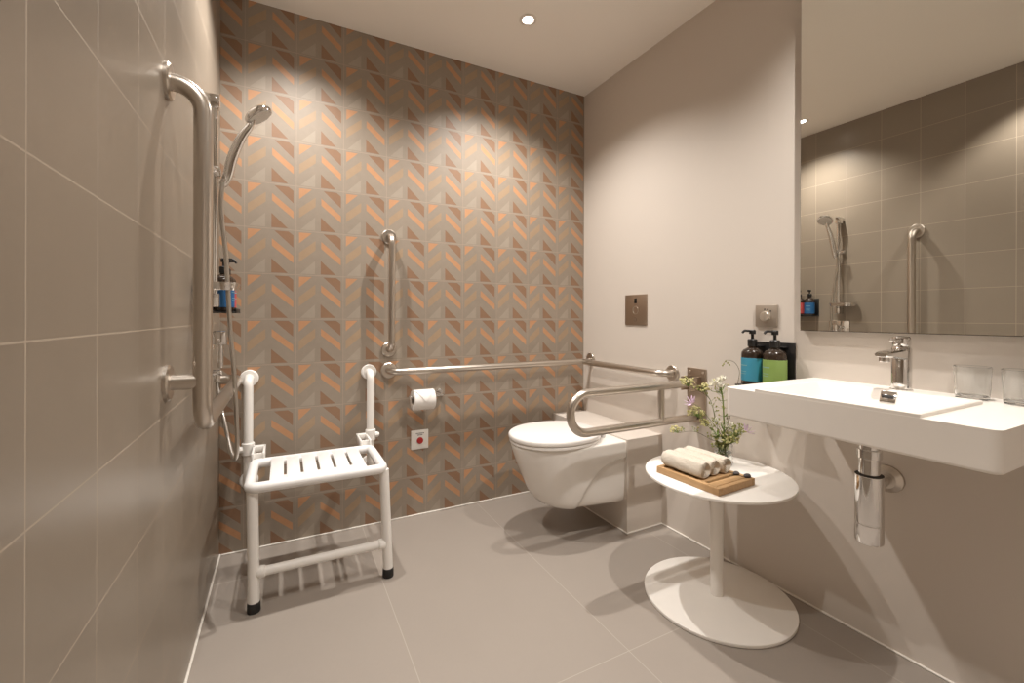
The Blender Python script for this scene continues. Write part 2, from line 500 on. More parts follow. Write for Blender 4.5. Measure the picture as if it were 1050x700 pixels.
# ================================================================== SHOWER SET
rx, ry = 0.042, -0.531
t = thing('shower_rail', (0, ry, 1.05), 'chrome shower slide rail with a soap dish on the taupe wall', 'shower rail')
bm = BM(); tube(bm, [(rx, ry, 1.045), (rx, ry, 1.700)], 0.0110, 0, 18); link('slide_bar', bm, M['chrome'], t)
for z in (1.690, 1.060):
    bm = BM(); box(bm, 0, rx+0.016, ry-0.0145, ry+0.0145, z-0.022, z+0.022, 0.005, 2); link('bar_bracket', bm, M['chrome'], t)
bm = BM(); box(bm, rx-0.016, rx+0.019, ry-0.020, ry+0.020, 1.452, 1.484, 0.006, 2)
lathe(bm, (rx, ry-0.018, 1.468), (0, -1, 0), [(0, 0.012), (0.016, 0.012), (0.020, 0.009)], 18)
link('slider', bm, M['chrome'], t)
bm = BM()
for k in range(1):
    dish = rrect(0.012, 0.115, -0.640, -0.500, 0.03, 6)
    inner = [(x*0.90+0.0635*0.10, y*0.90-0.570*0.10) for x, y in dish]
    rings(bm, [[(x, y, 1.088) for x, y in inner], [(x, y, 1.108) for x, y in dish], [(x, y, 1.112) for x, y in dish],
               [(x, y, 1.110) for x, y in inner], [(x, y, 1.094) for x, y in inner]])
link('soap_dish', bm, M['chrome'], t)

# ---- hand shower with its hose
hp = Vector((0.078, -0.522, 1.462))       # where the handle sits in the slider
hd = Vector((0.163, -0.508, 1.682))       # head centre
t = thing('hand_shower', tuple(hp), 'chrome hand shower with a hose hanging in the slide rail holder', 'hand shower')
up = (hd-hp).normalized()
bm = BM()
pts = [hp-up*0.035, hp, hp+up*0.06+Vector((-0.010, 0, 0.004)), hp+up*0.13+Vector((-0.012, 0, 0.008)), hp+up*0.185+Vector((-0.005, 0, 0.008)), hd+Vector((-0.012, 0, 0.004))]
cv = smooth_curve(pts, 6); n = len(cv)
sweep(bm, cv, [0.0115+0.006*math.sin(PI*min(1, i/n*1.15))*1.0 - 0.004*(i/n) for i in range(n)], 18)
link('handle', bm, M['chrome'], t)
nrm = Vector((0.58, -0.03, -0.81)).normalized()    # the way the spray points
bm = BM()
lathe(bm, hd-nrm*0.022, nrm, [(0, 0.012), (0.003, 0.026), (0.009, 0.038), (0.016, 0.0445), (0.024, 0.046), (0.029, 0.044)], 36, True, True)
link('shower_head', bm, M['chrome'], t)
bm = BM(); lathe(bm, hd+nrm*0.0068, nrm, [(0, 0.041), (0.002, 0.040), (0.0026, 0.030), (0.0028, 0.004)], 36); link('spray_plate', bm, M['spray'], t)
hose = [(0.066, -0.532, 1.436), (0.062, -0.536, 1.380), (0.064, -0.53, 1.309), (0.073, -0.52, 1.214), (0.079, -0.51, 1.086), (0.085, -0.505, 0.958), (0.095, -0.50, 0.829),
        (0.103, -0.50, 0.660), (0.1045, -0.50, 0.575), (0.098, -0.49, 0.536), (0.084, -0.45, 0.548), (0.060, -0.36, 0.605), (0.041, -0.30, 0.665), (0.031, -0.305, 0.725), (0.030, -0.330, 0.775)]
bm = BM(); sweep(bm, smooth_curve(hose, 8), 0.0068, 12); link('hose', bm, M['chrome_hose'], t)

# ---- mixer valve and the hose outlet
my = -0.520
t = thing('shower_mixer', (0, my, 0.90), 'chrome shower mixer valve with lever on the taupe wall below the slide rail', 'shower mixer')
bm = BM(); box(bm, 0, 0.010, my-0.065, my+0.065, 0.84, 0.99, 0.004); link('escutcheon', bm, M['chrome'], t)
bm = BM(); lathe(bm, (0.008, my, 0.93), (1, 0, 0), [(0, 0.030), (0.030, 0.030), (0.034, 0.027)], 28)
box(bm, 0.040, 0.078, my-0.022, my+0.022, 0.918, 0.962, 0.005); link('valve_body', bm, M['chrome'], t)
bm = BM(); box(bm, 0.052, 0.068, my-0.010, my+0.010, 0.842, 0.922, 0.005); link('lever', bm, M['chrome'], t)
t = thing('hose_outlet', (0, -0.33, 0.80), 'small chrome wall elbow where the shower hose ends', 'hose outlet')
bm = BM(); lathe(bm, (0, -0.33, 0.807), (1, 0, 0), [(0, 0.026), (0.006, 0.026), (0.009, 0.022), (0.009, 0.011), (0.038, 0.011), (0.044, 0.008)], 26); link('elbow_body', bm, M['chrome'], t)
bm = BM(); lathe(bm, (0.030, -0.33, 0.802), (0, 0, -1), [(0, 0.010), (0.026, 0.010), (0.028, 0.0075)], 18); link('hose_nut', bm, M['chrome'], t)

# ================================================================== BOTTLES
def make_bottle(loc, r, h, lab_z0, lab_z1, label_mat, label, group, face):
    """pump bottle standing at loc; h = height of the shoulder top; face = direction of the pump nozzle"""
    x, y, z = loc
    t = thing('pump_bottle', loc, label, 'bottle', group)
    bm = BM()
    lathe(bm, loc, (0, 0, 1), [(0, r*0.90), (0.003, r), (h*0.80, r), (h*0.87, r*0.96), (h*0.93, r*0.80), (h*0.975, r*0.52), (h, r*0.36), (h+0.012, r*0.34)], 36)
    link('bottle_body', bm, M['amber'], t)
    bm = BM()
    lathe(bm, (x, y, z+lab_z0), (0, 0, 1), [(0, r+0.0002), (0.0004, r+0.0007), (lab_z1-lab_z0-0.0004, r+0.0007), (lab_z1-lab_z0, r+0.0002)], 36, False, False)
    lb = link('bottle_label', bm, label_mat, t)
    # two small pale lines of print on the side towards the room
    f = Vector((face[0], face[1], 0)).normalized(); a0 = math.atan2(f.y, f.x)
    lh = lab_z1-lab_z0
    for zz, half, th in ((0.66, 0.50, 0.0035), (0.40, 0.42, 0.0018), (0.30, 0.42, 0.0018)):
        bm = BM(); loop_lo, loop_hi = [], []
        for k in range(9):
            a = a0 + half*(k/4-1); q = r+0.0011
            loop_lo.append((x+q*math.cos(a), y+q*math.sin(a), z+lab_z0+lh*zz))
            loop_hi.append((x+q*math.cos(a), y+q*math.sin(a), z+lab_z0+lh*zz+th))
        rings(bm, [loop_lo, loop_hi], False, False, closed=False)
        link('label_print', bm, M['print'], lb)
    bm = BM()
    zc = z+h+0.004
    lathe(bm, (x, y, zc), (0, 0, 1), [(0, r*0.44), (r*0.62, r*0.44), (r*0.70, r*0.38), (r*0.72, r*0.14), (r*1.18, r*0.14), (r*1.20, r*0.30), (r*1.55, r*0.30), (r*1.62, r*0.24)], 24)
    zt = zc+r*1.50
    p0 = Vector((x, y, zt)); p1 = p0+f*r*0.85+Vector((0, 0, r*0.04)); p2 = p0+f*r*1.06+Vector((0, 0, -r*0.16))
    sweep(bm, fillet([p0, p1, p2], r*0.2, 5), r*0.115, 10)
    link('pump', bm, M['black'], t)
    return t

# ---- black wall holder and bottles in the shower
hz = 1.020
t = thing('bottle_holder', (0, -0.310, hz), 'black wall holder for two bottles on the taupe wall in the shower', 'bottle holder')
bm = BM(); box(bm, 0, 0.006, -0.385, -0.235, hz, hz+0.130, 0.001); link('back_plate', bm, M['black'], t)
bm = BM(); box(bm, 0.006, 0.092, -0.385, -0.235, hz, hz+0.006, 0.001); link('shelf', bm, M['black'], t)
bm = BM(); box(bm, 0.088, 0.092, -0.385, -0.235, hz+0.006, hz+0.016, 0.001); link('lip', bm, M['black'], t)
make_bottle((0.050, -0.346, hz+0.0065), 0.0325, 0.132, 0.014, 0.094, M['deepblue'], 'dark pump bottle with a deep blue label in the shower holder', 'shower bottles', (1, -0.2))
make_bottle((0.050, -0.276, hz+0.0065), 0.0325, 0.132, 0.014, 0.094, M['red'], 'dark pump bottle with a coral red label in the shower holder', 'shower bottles', (1, -0.2))

# ---- black wall holder and bottles by the basin
hz = 0.748
t = thing('bottle_holder', (W, -1.165, hz), 'black wall holder for two bottles on the painted wall beside the washbasin', 'bottle holder')
bm = BM(); box(bm, W-0.006, W, -1.270, -1.098, hz, 0.917, 0.001); link('back_plate', bm, M['black'], t)
bm = BM(); box(bm, W-0.098, W-0.006, -1.270, -1.098, hz, hz+0.006, 0.001); link('shelf', bm, M['black'], t)
for y in (-1.139, -1.226):
    bm = BM(); box(bm, W-0.034, W-0.006, y-0.020, y+0.020, 0.898, 0.903, 0.001); link('neck_clip', bm, M['black'], t)
make_bottle((W-0.053, -1.139, hz+0.0065), 0.0385, 0.142, 0.016, 0.102, M['blue'], 'dark pump bottle with a light blue label beside the washbasin', 'washbasin bottles', (-0.75, 0.30))
make_bottle((W-0.053, -1.226, hz+0.0065), 0.0385, 0.142, 0.016, 0.102, M['green'], 'dark pump bottle with a green label beside the washbasin', 'washbasin bottles', (-0.75, 0.30))

# ================================================================== FOLDING SHOWER SEAT
sx0, sx1, sy0, sy1, sz = 0.137, 0.583, -0.478, -0.190, 0.424
t = thing('shower_bench', (0.355, -0.33, 0), 'white slatted fold-down shower seat with two legs on the patterned wall', 'shower seat')
rt = 0.0180
bm = BM()
fr = rrect(sx0, sx1, sy0, sy1, 0.026, 6)
sweep(bm, [(x, y, sz) for x, y in fr], rt, 16, closed=True)
link('seat_frame', bm, M['seat'], t)
# six slats between the front and back tube
edges = [0.197, 0.2465, 0.302, 0.3585, 0.4155, 0.472, 0.524]
for i in range(6):
    a, b = edges[i]+0.0045, edges[i+1]-0.0045
    if i == 0: a = edges[0]
    if i == 5: b = edges[6]
    bm = BM(); box(bm, a, b, sy0+0.006, sy1-0.006, sz+0.004, sz+0.0165, 0.003, 2)
    link('slat', bm, M['seat'], t)
bm = BM(); box(bm, edges[0]+0.002, edges[6]-0.002, sy0+0.008, sy0+0.056, sz-0.004, sz+0.0150, 0.003); link('slat_rail', bm, M['seat'], t)
bm = BM(); box(bm, edges[0]+0.002, edges[6]-0.002, sy1-0.052, sy1-0.008, sz-0.004, sz+0.0150, 0.003)
link('slat_rail', bm, M['seat'], t)
for px in (0.1085, 0.605):
    bm = BM(); tube(bm, [(px, -0.009, 0.742), (px, -0.058, 0.742), (px, -0.058, 0.303), (px, -0.009, 0.303)], 0.0180, 0.032, 18, 8)
    link('wall_pole', bm, M['plastic'], t)
    for z in (0.742, 0.303):
        bm = BM(); lathe(bm, (px, 0, z), (0, -1, 0), [(0, 0.036), (0.007, 0.036), (0.011, 0.032), (0.011, 0.016)], 32); link('wall_flange', bm, M['plastic'], t)
    s = 1 if px < 0.3 else -1
    zc = 0.452
    bm = BM(); lathe(bm, (px, -0.058, zc-0.026), (0, 0, 1), [(0, 0.0215), (0.003, 0.0238), (0.049, 0.0238), (0.052, 0.0215)], 24)
    lathe(bm, (px-s*0.018, -0.066, zc), (-s, 0, 0), [(0, 0.013), (0.014, 0.013), (0.014, 0.009), (0.020, 0.009)], 8)
    link('clamp', bm, M['plastic'], t)
    # hinge fork between the clamp and the back tube of the seat
    bx = px+s*0.042
    bm = BM()
    box(bm, bx-0.024, bx+0.024, -0.084, -0.056, zc-0.012, zc+0.012, 0.003)
    for dx in (-0.0195, 0.0195):
        box(bm, bx+dx-0.0045, bx+dx+0.0045, sy1-0.004, -0.066, zc-0.026, zc+0.012, 0.003)
    box(bm, bx-0.024, bx+0.024, sy1+0.0185, sy1+0.028, zc-0.026, zc+0.006, 0.003)
    link('hinge_fork', bm, M['plastic'], t)
lx = ((0.146, 0.152), (0.588, 0.603))
for xa, xb in lx:
    bm = BM(); tube(bm, [(xa, -0.462, sz-0.008), (xb, -0.470, 0.028)], 0.0182, 0, 18)
    lg = link('leg', bm, M['plastic'], t)
    bm = BM(); lathe(bm, (xb, -0.470, 0.0), (0, 0, 1), [(0, 0.0195), (0.004, 0.0212), (0.030, 0.0205), (0.034, 0.0184)], 24); link('rubber_foot', bm, M['rubber'], lg)
bm = BM(); tube(bm, [(0.152, -0.468, 0.130), (0.600, -0.468, 0.130)], 0.0158, 0, 16)
for x, s in ((0.166, 1), (0.587, -1)): lathe(bm, (x, -0.468, 0.130), (s, 0, 0), [(-0.012, 0.014), (0, 0.0200), (0.018, 0.0190), (0.021, 0.0160)], 18)
link('crossbar', bm, M['plastic'], t)

# ================================================================== TOILET
tyc = -0.447
t = thing('toilet', (LX, tyc, 0.14), 'white wall-hung toilet with closed lid below the corner grab bar', 'toilet')
def dee(L, wb, wf, a, ns=26, nf=44):
    """outline from the wall along one side, round the front and back: (u along the bowl, v across)"""
    pts = []
    for i in range(ns): pts.append((a*i/ns, wb+(wf-wb)*(i/ns)**1.6))
    for i in range(nf+1):
        th = PI/2 - PI*i/nf
        c, s = math.cos(th), math.sin(th)
        pts.append((a+(L-a)*abs(c)**0.94, wf*(abs(s)**0.94)*(1 if s >= 0 else -1)))
    for i in range(ns-1, -1, -1): pts.append((a*i/ns, -(wb+(wf-wb)*(i/ns)**1.6)))
    return pts
prof = [(0.139, 0.290, 0.100, 0.150), (0.140, 0.325, 0.122, 0.160), (0.145, 0.350, 0.137, 0.170), (0.156, 0.372, 0.146, 0.175), (0.175, 0.391, 0.152, 0.178),
        (0.21, 0.412, 0.158, 0.180), (0.25, 0.430, 0.164, 0.181), (0.29, 0.448, 0.170, 0.182), (0.33, 0.465, 0.1755, 0.182), (0.37, 0.480, 0.180, 0.182), (0.40, 0.490, 0.1825, 0.1825),
        (0.420, 0.4955, 0.1830, 0.183), (0.4265, 0.4945, 0.182, 0.182), (0.430, 0.490, 0.178, 0.178)]
def interp(z):
    for (z0, *a), (z1, *b) in zip(prof[:-1], prof[1:]):
        if z <= z1:
            k = 0 if z1 == z0 else max(0, (z-z0)/(z1-z0)); return [x+(y-x)*k for x, y in zip(a, b)]
    return list(prof[-1][1:])
def panel_edge(z):
    tb = [(0.13, 0.262), (0.17, 0.245), (0.22, 0.222), (0.264, 0.195), (0.30, 0.165), (0.325, 0.130), (0.342, 0.090), (0.350, 0.04), (0.354, -0.03), (0.5, -1.5)]
    for (z0, a), (z1, b) in zip(tb[:-1], tb[1:]):
        if z <= z1: return a+(b-a)*(z-z0)/(z1-z0)
    return -1
zs = [0.139, 0.140, 0.1425, 0.146, 0.152, 0.160] + [0.17+0.0065*i for i in range(38)] + [0.420, 0.4235, 0.4265, 0.429, 0.430]
zs = sorted(set(round(z, 4) for z in zs))
loops = []
for z in zs:
    L, wf, wb = interp(z)
    o = dee(L, wb, wf, 0.235)
    loop = []
    for u, v in o:
        k = max(0.0, min(1.0, (panel_edge(z)-u)/0.012)); k = k*k*(3-2*k)
        vv = v - math.copysign(0.011*k, v)
        loop.append((LX-u, tyc+vv, z))
    loops.append(loop)
bm = BM(); rings(bm, loops); link('bowl', bm, M['ceramic'], t, sharp=50)
def oval(L0, L1, w, n=72, p=2.35):
    cx0 = (L0+L1)/2; hl = (L1-L0)/2; out = []
    for i in range(n):
        th = 2*PI*i/n; c, s = math.cos(th), math.sin(th)
        pp = p if c < 0 else 2.05
        out.append((cx0+hl*math.copysign(abs(c)**(2/pp), c), w*math.copysign(abs(s)**(2/pp), s)))
    return out
def slab(z0, z1, L0, L1, w, dome=0.0, r=0.006):
    bm = BM(); lp = []
    def ring(z, ins):
        return [(LX-u, tyc+v, z) for u, v in oval(L0+ins, L1-ins, w-ins)]
    for k in range(4):
        a = k/3*PI/2; lp.append(ring(z0+r*(1-math.sin(a)), r*(1-math.sin(a))) if False else ring(z0+r*(1-math.cos(a))*0.6, r*(1-math.sin(a))*0.6))
    for k in range(5):
        a = k/4*PI/2; lp.append(ring(z1-r*(1-math.sin(a)), r*(1-math.cos(a))))
    if dome:
        for q in (0.25, 0.5, 0.75, 0.93):
            lp.append(ring(z1+dome*(1-(1-q)**2), r+(w-r)*q*0.98))
    rings(bm, lp); return bm
link('seat_ring', slab(0.4305, 0.4440, 0.070, 0.500, 0.186, 0, 0.004), M['lid'], t)
link('lid', slab(0.4455, 0.4720, 0.062, 0.505, 0.189, 0.006, 0.012), M['lid'], t)
for s in (-1, 1):
    bm = BM(); lathe(bm, (LX-0.060, tyc+s*0.075-0.02, 0.4405), (0, 1, 0), [(0, 0.009), (0.04, 0.009)], 16); link('hinge', bm, M['chrome'], t)

# ---- flush plate with sensor
t = thing('flush_plate', (W, -0.4575, 1.045), 'bronze coloured steel flush plate with a sensor on the painted wall above the toilet', 'flush plate')
py0, py1, pz0, pz1 = -0.5375, -0.3775, 0.968, 1.128
bm = BM(); box(bm, W-0.006, W, py0, py1, pz0, pz1, 0.0015); link('cover_plate', bm, M['steel_dark'], t)
bm = BM(); box(bm, W-0.0075, W-0.0055, -0.4665, -0.4485, 1.083, 1.109, 0.0005); link('sensor_window', bm, M['black'], t)
bm = BM(); ring = [(W-0.0065, -0.4575+0.019*math.cos(a), 1.046+0.021*math.sin(a)) for a in [2*PI*i/40 for i in range(40)]]
sweep(bm, ring, 0.0011, 6, closed=True); link('button_ring', bm, M['steel'], t)
bm = BM(); ring = [(W-0.0063, -0.4545+0.010*math.cos(a), 0.998+0.009*math.sin(a)) for a in [2*PI*i/28 for i in range(4, 28)]]
sweep(bm, ring, 0.0006, 5); link('flush_symbol', bm, M['ink'], t)

# ---- paper holder and roll
t = thing('paper_holder', (0.96, 0, 0.615), 'chrome toilet paper holder arm on the patterned wall', 'paper holder')
bm = BM(); tube(bm, [(0.962, -0.008, 0.614), (0.962, -0.070, 0.614), (0.786, -0.070, 0.614)], 0.0065, 0.014, 14, 8); link('holder_arm', bm, M['chrome'], t)
bm = BM(); lathe(bm, (0.962, 0, 0.614), (0, -1, 0), [(0, 0.020), (0.006, 0.020), (0.009, 0.017), (0.009, 0.006)], 26); link('wall_flange', bm, M['chrome'], t)
bm = BM(); lathe(bm, (0.784, -0.070, 0.614), (1, 0, 0), [(0, 0.009), (0.005, 0.010), (0.008, 0.0065)], 18); link('end_stop', bm, M['chrome'], t)
t = thing('toilet_roll', (0.856, -0.070, 0.598), 'white toilet paper roll with its end folded to a point', 'toilet paper')
rc = (0.0, -0.070, 0.5993); rr = 0.050
bm = BM(); lathe(bm, (0.802, -0.070, 0.5993), (1, 0, 0), [(0, 0.0225), (0.0, rr-0.002), (0.002, rr), (0.103, rr), (0.105, rr-0.002), (0.105, 0.0225)], 48, False, False)
link('paper', bm, M['paper'], t)
bm = BM(); lathe(bm, (0.802, -0.070, 0.5993), (1, 0, 0), [(0.0, 0.0225), (0.105, 0.0225), (0.105, 0.0212), (0.0, 0.0212), (0.0, 0.0225)], 32, False, False); link('core', bm, M['card'], t)
# folded triangular flap lying on the front of the roll
bm = BM(); lo, hi = [], []
NA = 10
rows_o, rows_i = [], []
for k in range(NA+1):
    f = k/NA; a = R(70)-R(74)*f          # angle round the roll, from the top towards the front
    half = 0.052*(1-f)+0.0008
    yy = lambda q: -0.070-q*math.cos(a); zz = lambda q: 0.5993+q*math.sin(a)
    rows_o.append([(0.8545-half, yy(rr+0.0036), zz(rr+0.0036)), (0.8545+half, yy(rr+0.0036), zz(rr+0.0036))])
    rows_i.append([(0.8545+half, yy(rr+0.0003), zz(rr+0.0003)), (0.8545-half, yy(rr+0.0003), zz(rr+0.0003))])
rings(bm, [a+b for a, b in zip(rows_o, rows_i)]); link('folded_end', bm, M['paper'], t)

# ---- emergency call plate
t = thing('alarm_switch', (0.8565, 0, 0.385), 'white wall plate with a red emergency button below the paper roll', 'alarm button')
bm = BM(); box(bm, 0.812, 0.901, -0.008, 0, 0.336, 0.432, 0.002); link('wall_plate', bm, M['plate'], t)
bm = BM(); lathe(bm, (0.8565, -0.008, 0.380), (0, -1, 0), [(0, 0.0165), (0.004, 0.0165), (0.007, 0.013), (0.0075, 0.0)], 28); link('red_button', bm, M['redbutton'], t)
bm = BM()
for k, wd in enumerate((0.005, 0.004, 0.006, 0.0045, 0.005, 0.0055)):
    x0 = 0.836+k*0.0072; box(bm, x0, x0+wd, -0.0084, -0.0079, 0.414, 0.4185)
for k in range(4): box(bm, 0.843+k*0.0072, 0.848+k*0.0072, -0.0084, -0.0079, 0.406, 0.410)
link('lettering', bm, M['ink'], t)

# ---- dial plate
t = thing('dial_switch', (W, -1.1635, 1.016), 'champagne metal wall switch plate with a round dial above the soap bottles', 'dial switch')
bm = BM(); box(bm, W-0.009, W, -1.2065, -1.1205, 0.975, 1.058, 0.003); link('wall_plate', bm, M['dial'], t)
bm = BM(); lathe(bm, (W-0.009, -1.1635, 1.014), (-1, 0, 0), [(0, 0.0195), (0.010, 0.0185), (0.0125, 0.0165), (0.013, 0.0)], 32)
box(bm, W-0.0245, W-0.0205, -1.1650, -1.1620, 1.000, 1.031, 0.001); link('knob', bm, M['knob'], t)
bm = BM()
for a in (100, 75, 48):
    lathe(bm, (W-0.0088, -1.1635-0.0275*math.cos(R(a)), 1.014+0.0275*math.sin(R(a))), (-1, 0, 0), [(0, 0.0032), (0.0006, 0.0030)], 12)
link('dial_marks', bm, M['ink'], t)

# ================================================================== MIRROR
mz0, mz1, my0, my1 = 0.964, 2.30, -2.60, -1.297
t = thing('wall_mirror', (W, -1.9, mz0), 'large frameless wall mirror above the washbasin', 'mirror')
bm = BM(); box(bm, W-0.022, W-0.0005, my0, my1, mz0, mz1); link('mirror_body', bm, M['mirror_edge'], t, flat=True)
bm = BM(); box(bm, W-0.0250, W-0.0222, my0+0.002, my1-0.002, mz0+0.002, mz1-0.002); link('mirror_glass', bm, M['mirror'], t, flat=True)

# ================================================================== WASHBASIN
bx0, by0, by1, bz0, bz1 = 1.418, -1.905, -1.330, 0.716, 0.801
t = thing('washbasin', (W, -1.6175, bz0), 'white rectangular wall-hung washbasin below the mirror', 'washbasin')
bm = BM()
def sect(ins, z, r=0.016):
    return [(min(x, W-0.0003), y, z) for x, y in rrect(bx0+ins, W-0.0003+0.0, by0+ins, by1-ins, max(r-ins, 0.003), 5)]
def sect2(ins, z): # square at the wall, rounded at the front corners
    out = []
    r = 0.018-ins
    for cx_, cy_, a in ((bx0+0.018, by1-0.018, 90), (bx0+0.018, by0+0.018, 180)):
        for k in range(7):
            th = R(a+90*k/6); out.append((cx_+r*math.cos(th), cy_+r*math.sin(th), z))
    out += [(W-0.0003, by0+ins, z), (W-0.0003, by1-ins, z)]
    return out
# ledges, then the raised rim field, then the sunk bowl
ZR = bz1+0.009
fx0, fx1, fy0, fy1 = bx0+0.0005, 1.752, -1.788, -1.423
hx0, hx1, hy0, hy1 = 1.429, 1.728, -1.778, -1.433
outer = [sect2(0.006, bz0), sect2(0.0018, bz0+0.0018), sect2(0, bz0+0.006), sect2(0, bz1-0.0003), sect2(0.0002, bz1)]
def rr_z(x0, x1, y0, y1, r, z): return [(x, y, z) for x, y in rrect(x0, x1, y0, y1, r, 6)]
ol = rings(bm, outer, True, False)[-1]
il = rings(bm, [rr_z(fx0, fx1, fy0, fy1, 0.004, bz1), rr_z(fx0, fx1, fy0, fy1, 0.004, ZR-0.0015), rr_z(fx0+0.0015, fx1-0.0015, fy0+0.0015, fy1-0.0015, 0.003, ZR),
           rr_z(hx0, hx1, hy0, hy1, 0.02, ZR), rr_z(hx0+0.003, hx1-0.003, hy0+0.003, hy1-0.003, 0.02, ZR-0.003),
           rr_z(hx0+0.060, hx1-0.030, hy0+0.060, hy1-0.060, 0.022, bz0+0.030), rr_z(hx0+0.080, hx1-0.050, hy0+0.080, hy1-0.080, 0.022, bz0+0.020),
           rr_z(1.57, 1.60, -1.62, -1.59, 0.01, bz0+0.0165)], False, True)[0]
es = []
for lp in (ol, il):
    for a, b in zip(lp, lp[1:]+lp[:1]):
        e = bm.edges.get((a, b)); es.append(e)
bmesh.ops.triangle_fill(bm, edges=es, use_beauty=True, normal=(0, 0, 1))
link('basin', bm, M['solid'], t, sharp=17)
def tilt(bm, p, a):
    bmesh.ops.rotate(bm, verts=bm.verts, cent=p, matrix=Matrix.Rotation(a, 3, 'Y')); return bm
oc = (1.7185, -1.612, 0.7915)
bm = BM(); box(bm, oc[0]-0.003, oc[0]+0.001, oc[1]-0.018, oc[1]+0.018, oc[2]-0.016, oc[2]+0.016, 0.001)
link('overflow_cover', tilt(bm, oc, R(24)), M['chrome'], t)
bm = BM(); box(bm, oc[0]-0.0036, oc[0]-0.0028, oc[1]-0.014, oc[1]+0.014, oc[2]-0.004, oc[2]+0.005, 0.0004); link('overflow_slot', tilt(bm, oc, R(24)), M['black'], t)
bm = BM(); lathe(bm, (1.585, -1.605, bz0+0.0166), (0, 0, 1), [(0, 0.030), (0.003, 0.029), (0.006, 0.020), (0.007, 0.0)], 28); link('drain_cap', bm, M['chrome'], t)

# ---- tap
fxx, fyy, fz = 1.818, -1.602, bz1
t = thing('basin_tap', (fxx, fyy, fz), 'chrome single-lever tap on the washbasin', 'tap')
bm = BM(); lathe(bm, (fxx, fyy, fz+0.0002), (0, 0, 1), [(0, 0.0265), (0.004, 0.0265), (0.006, 0.0235), (0.120, 0.0235), (0.123, 0.0215), (0.128, 0.0205)], 36)
link('tap_body', bm, M['chrome'], t)
bm = BM()
sp = []
for dx, hw, zlo, zhi in ((0.006, 0.0205, 0.088, 0.122), (-0.030, 0.0190, 0.092, 0.119), (-0.080, 0.0170, 0.098, 0.116), (-0.113, 0.0160, 0.100, 0.114), (-0.118, 0.0140, 0.102, 0.112)):
    c = 0.004
    sp.append([(fxx+dx, fyy+a, fz+b) for a, b in ((-hw+c, zlo), (hw-c, zlo), (hw, zlo+c), (hw, zhi-c), (hw-c, zhi), (-hw+c, zhi), (-hw, zhi-c), (-hw, zlo+c))])
rings(bm, sp)
lathe(bm, (fxx-0.098, fyy, fz+0.1005), (0, 0, -1), [(0, 0.0125), (0.012, 0.0125), (0.014, 0.010)], 20)
link('spout', bm, M['chrome'], t)
bm = BM(); lathe(bm, (fxx, fyy, fz+0.1285), (0, 0, 1), [(0, 0.0200), (0.003, 0.0215), (0.022, 0.0215), (0.027, 0.018), (0.028, 0.0)], 32)
box(bm, fxx-0.055, fxx-0.010, fyy-0.008, fyy+0.008, fz+0.142, fz+0.151, 0.003)
link('lever', bm, M['chrome'], t)

# ---- bottle trap under the basin
tx = 1.668
t = thing('bottle_trap', (tx, -1.59, 0.40), 'chrome bottle trap under the washbasin', 'drain trap')
bm = BM()
lathe(bm, (tx, -1.59, bz0-0.0005), (0, 0, -1), [(0, 0.024), (0.064, 0.024), (0.066, 0.0285), (0.088, 0.0285), (0.090, 0.0240), (0.150, 0.0240)], 32); link('tail_pipe', bm, M['chrome'], t)
bm = BM()
lathe(bm, (tx, -1.59, 0.580), (0, 0, -1), [(0, 0.0245), (0.0, 0.031), (0.002, 0.0325), (0.128, 0.0325), (0.129, 0.0312), (0.1315, 0.0312), (0.1325, 0.0325), (0.180, 0.0325), (0.183, 0.031), (0.183, 0.0)], 40); link('trap_cup', bm, M['chrome'], t)
bm = BM(); lathe(bm, (tx, -1.59, 0.5815), (0, 0, -1), [(0, 0.0285), (0.0, 0.0318), (0.0013, 0.0322), (0.0013, 0.0285)], 36); link('seal_ring', bm, M['rubber'], t)
bm = BM(); tube(bm, [(tx+0.025, -1.583, 0.520), (tx+0.09, -1.560, 0.520), (W-0.012, -1.545, 0.518)], 0.0165, 0.05, 18); link('outlet_pipe', bm, M['chrome'], t)
bm = BM(); lathe(bm, (W, -1.545, 0.518), (-1, 0, 0), [(0, 0.041), (0.006, 0.040), (0.014, 0.030), (0.018, 0.026), (0.018, 0.0165)], 32); link('wall_flange', bm, M['steel'], t)

# ---- drinking glasses
def tumbler(x, y, label):
    z = bz1
    bm = BM(); lathe(bm, (x, y, z+0.0004), (0, 0, 1), [(0, 0.030), (0.002, 0.032), (0.083, 0.0365), (0.0838, 0.0357), (0.083, 0.0350), (0.009, 0.0302), (0.007, 0.027), (0.007, 0.0)], 40)
    o = link('drinking_glass', bm, M['glass'], None, (x, y, z)); tag(o, label, 'glass', 'drinking glasses on the washbasin')
tumbler(1.822, -1.748, 'clear drinking glass on the washbasin, the one nearer the tap')
tumbler(1.822, -1.836, 'clear drinking glass at the outer end of the washbasin, farther from the tap')

# ================================================================== SIDE TABLE
tx, ty, tz = 1.630, -1.142, 0.447
t = thing('side_table', (tx, ty, 0), 'round cream metal pedestal side table between the toilet and the washbasin', 'table')
bm = BM(); lathe(bm, (tx, ty, 0.0), (0, 0, 1), [(0, 0.246), (0.002, 0.2485), (0.009, 0.2495), (0.0115, 0.2485), (0.0130, 0.2455), (0.0135, 0.030)], 96); link('base', bm, M['table'], t)
bm = BM(); lathe(bm, (tx, ty, 0.0136), (0, 0, 1), [(0, 0.0215), (tz-0.026, 0.0215)], 32); link('pole', bm, M['table'], t)
bm = BM(); lathe(bm, (tx, ty, tz), (0, 0, -1), [(0, 0.2440), (0.0012, 0.2467), (0.004, 0.2480), (0.008, 0.2475), (0.0105, 0.2440), (0.0115, 0.05)], 96); link('table_top', bm, M['table'], t)

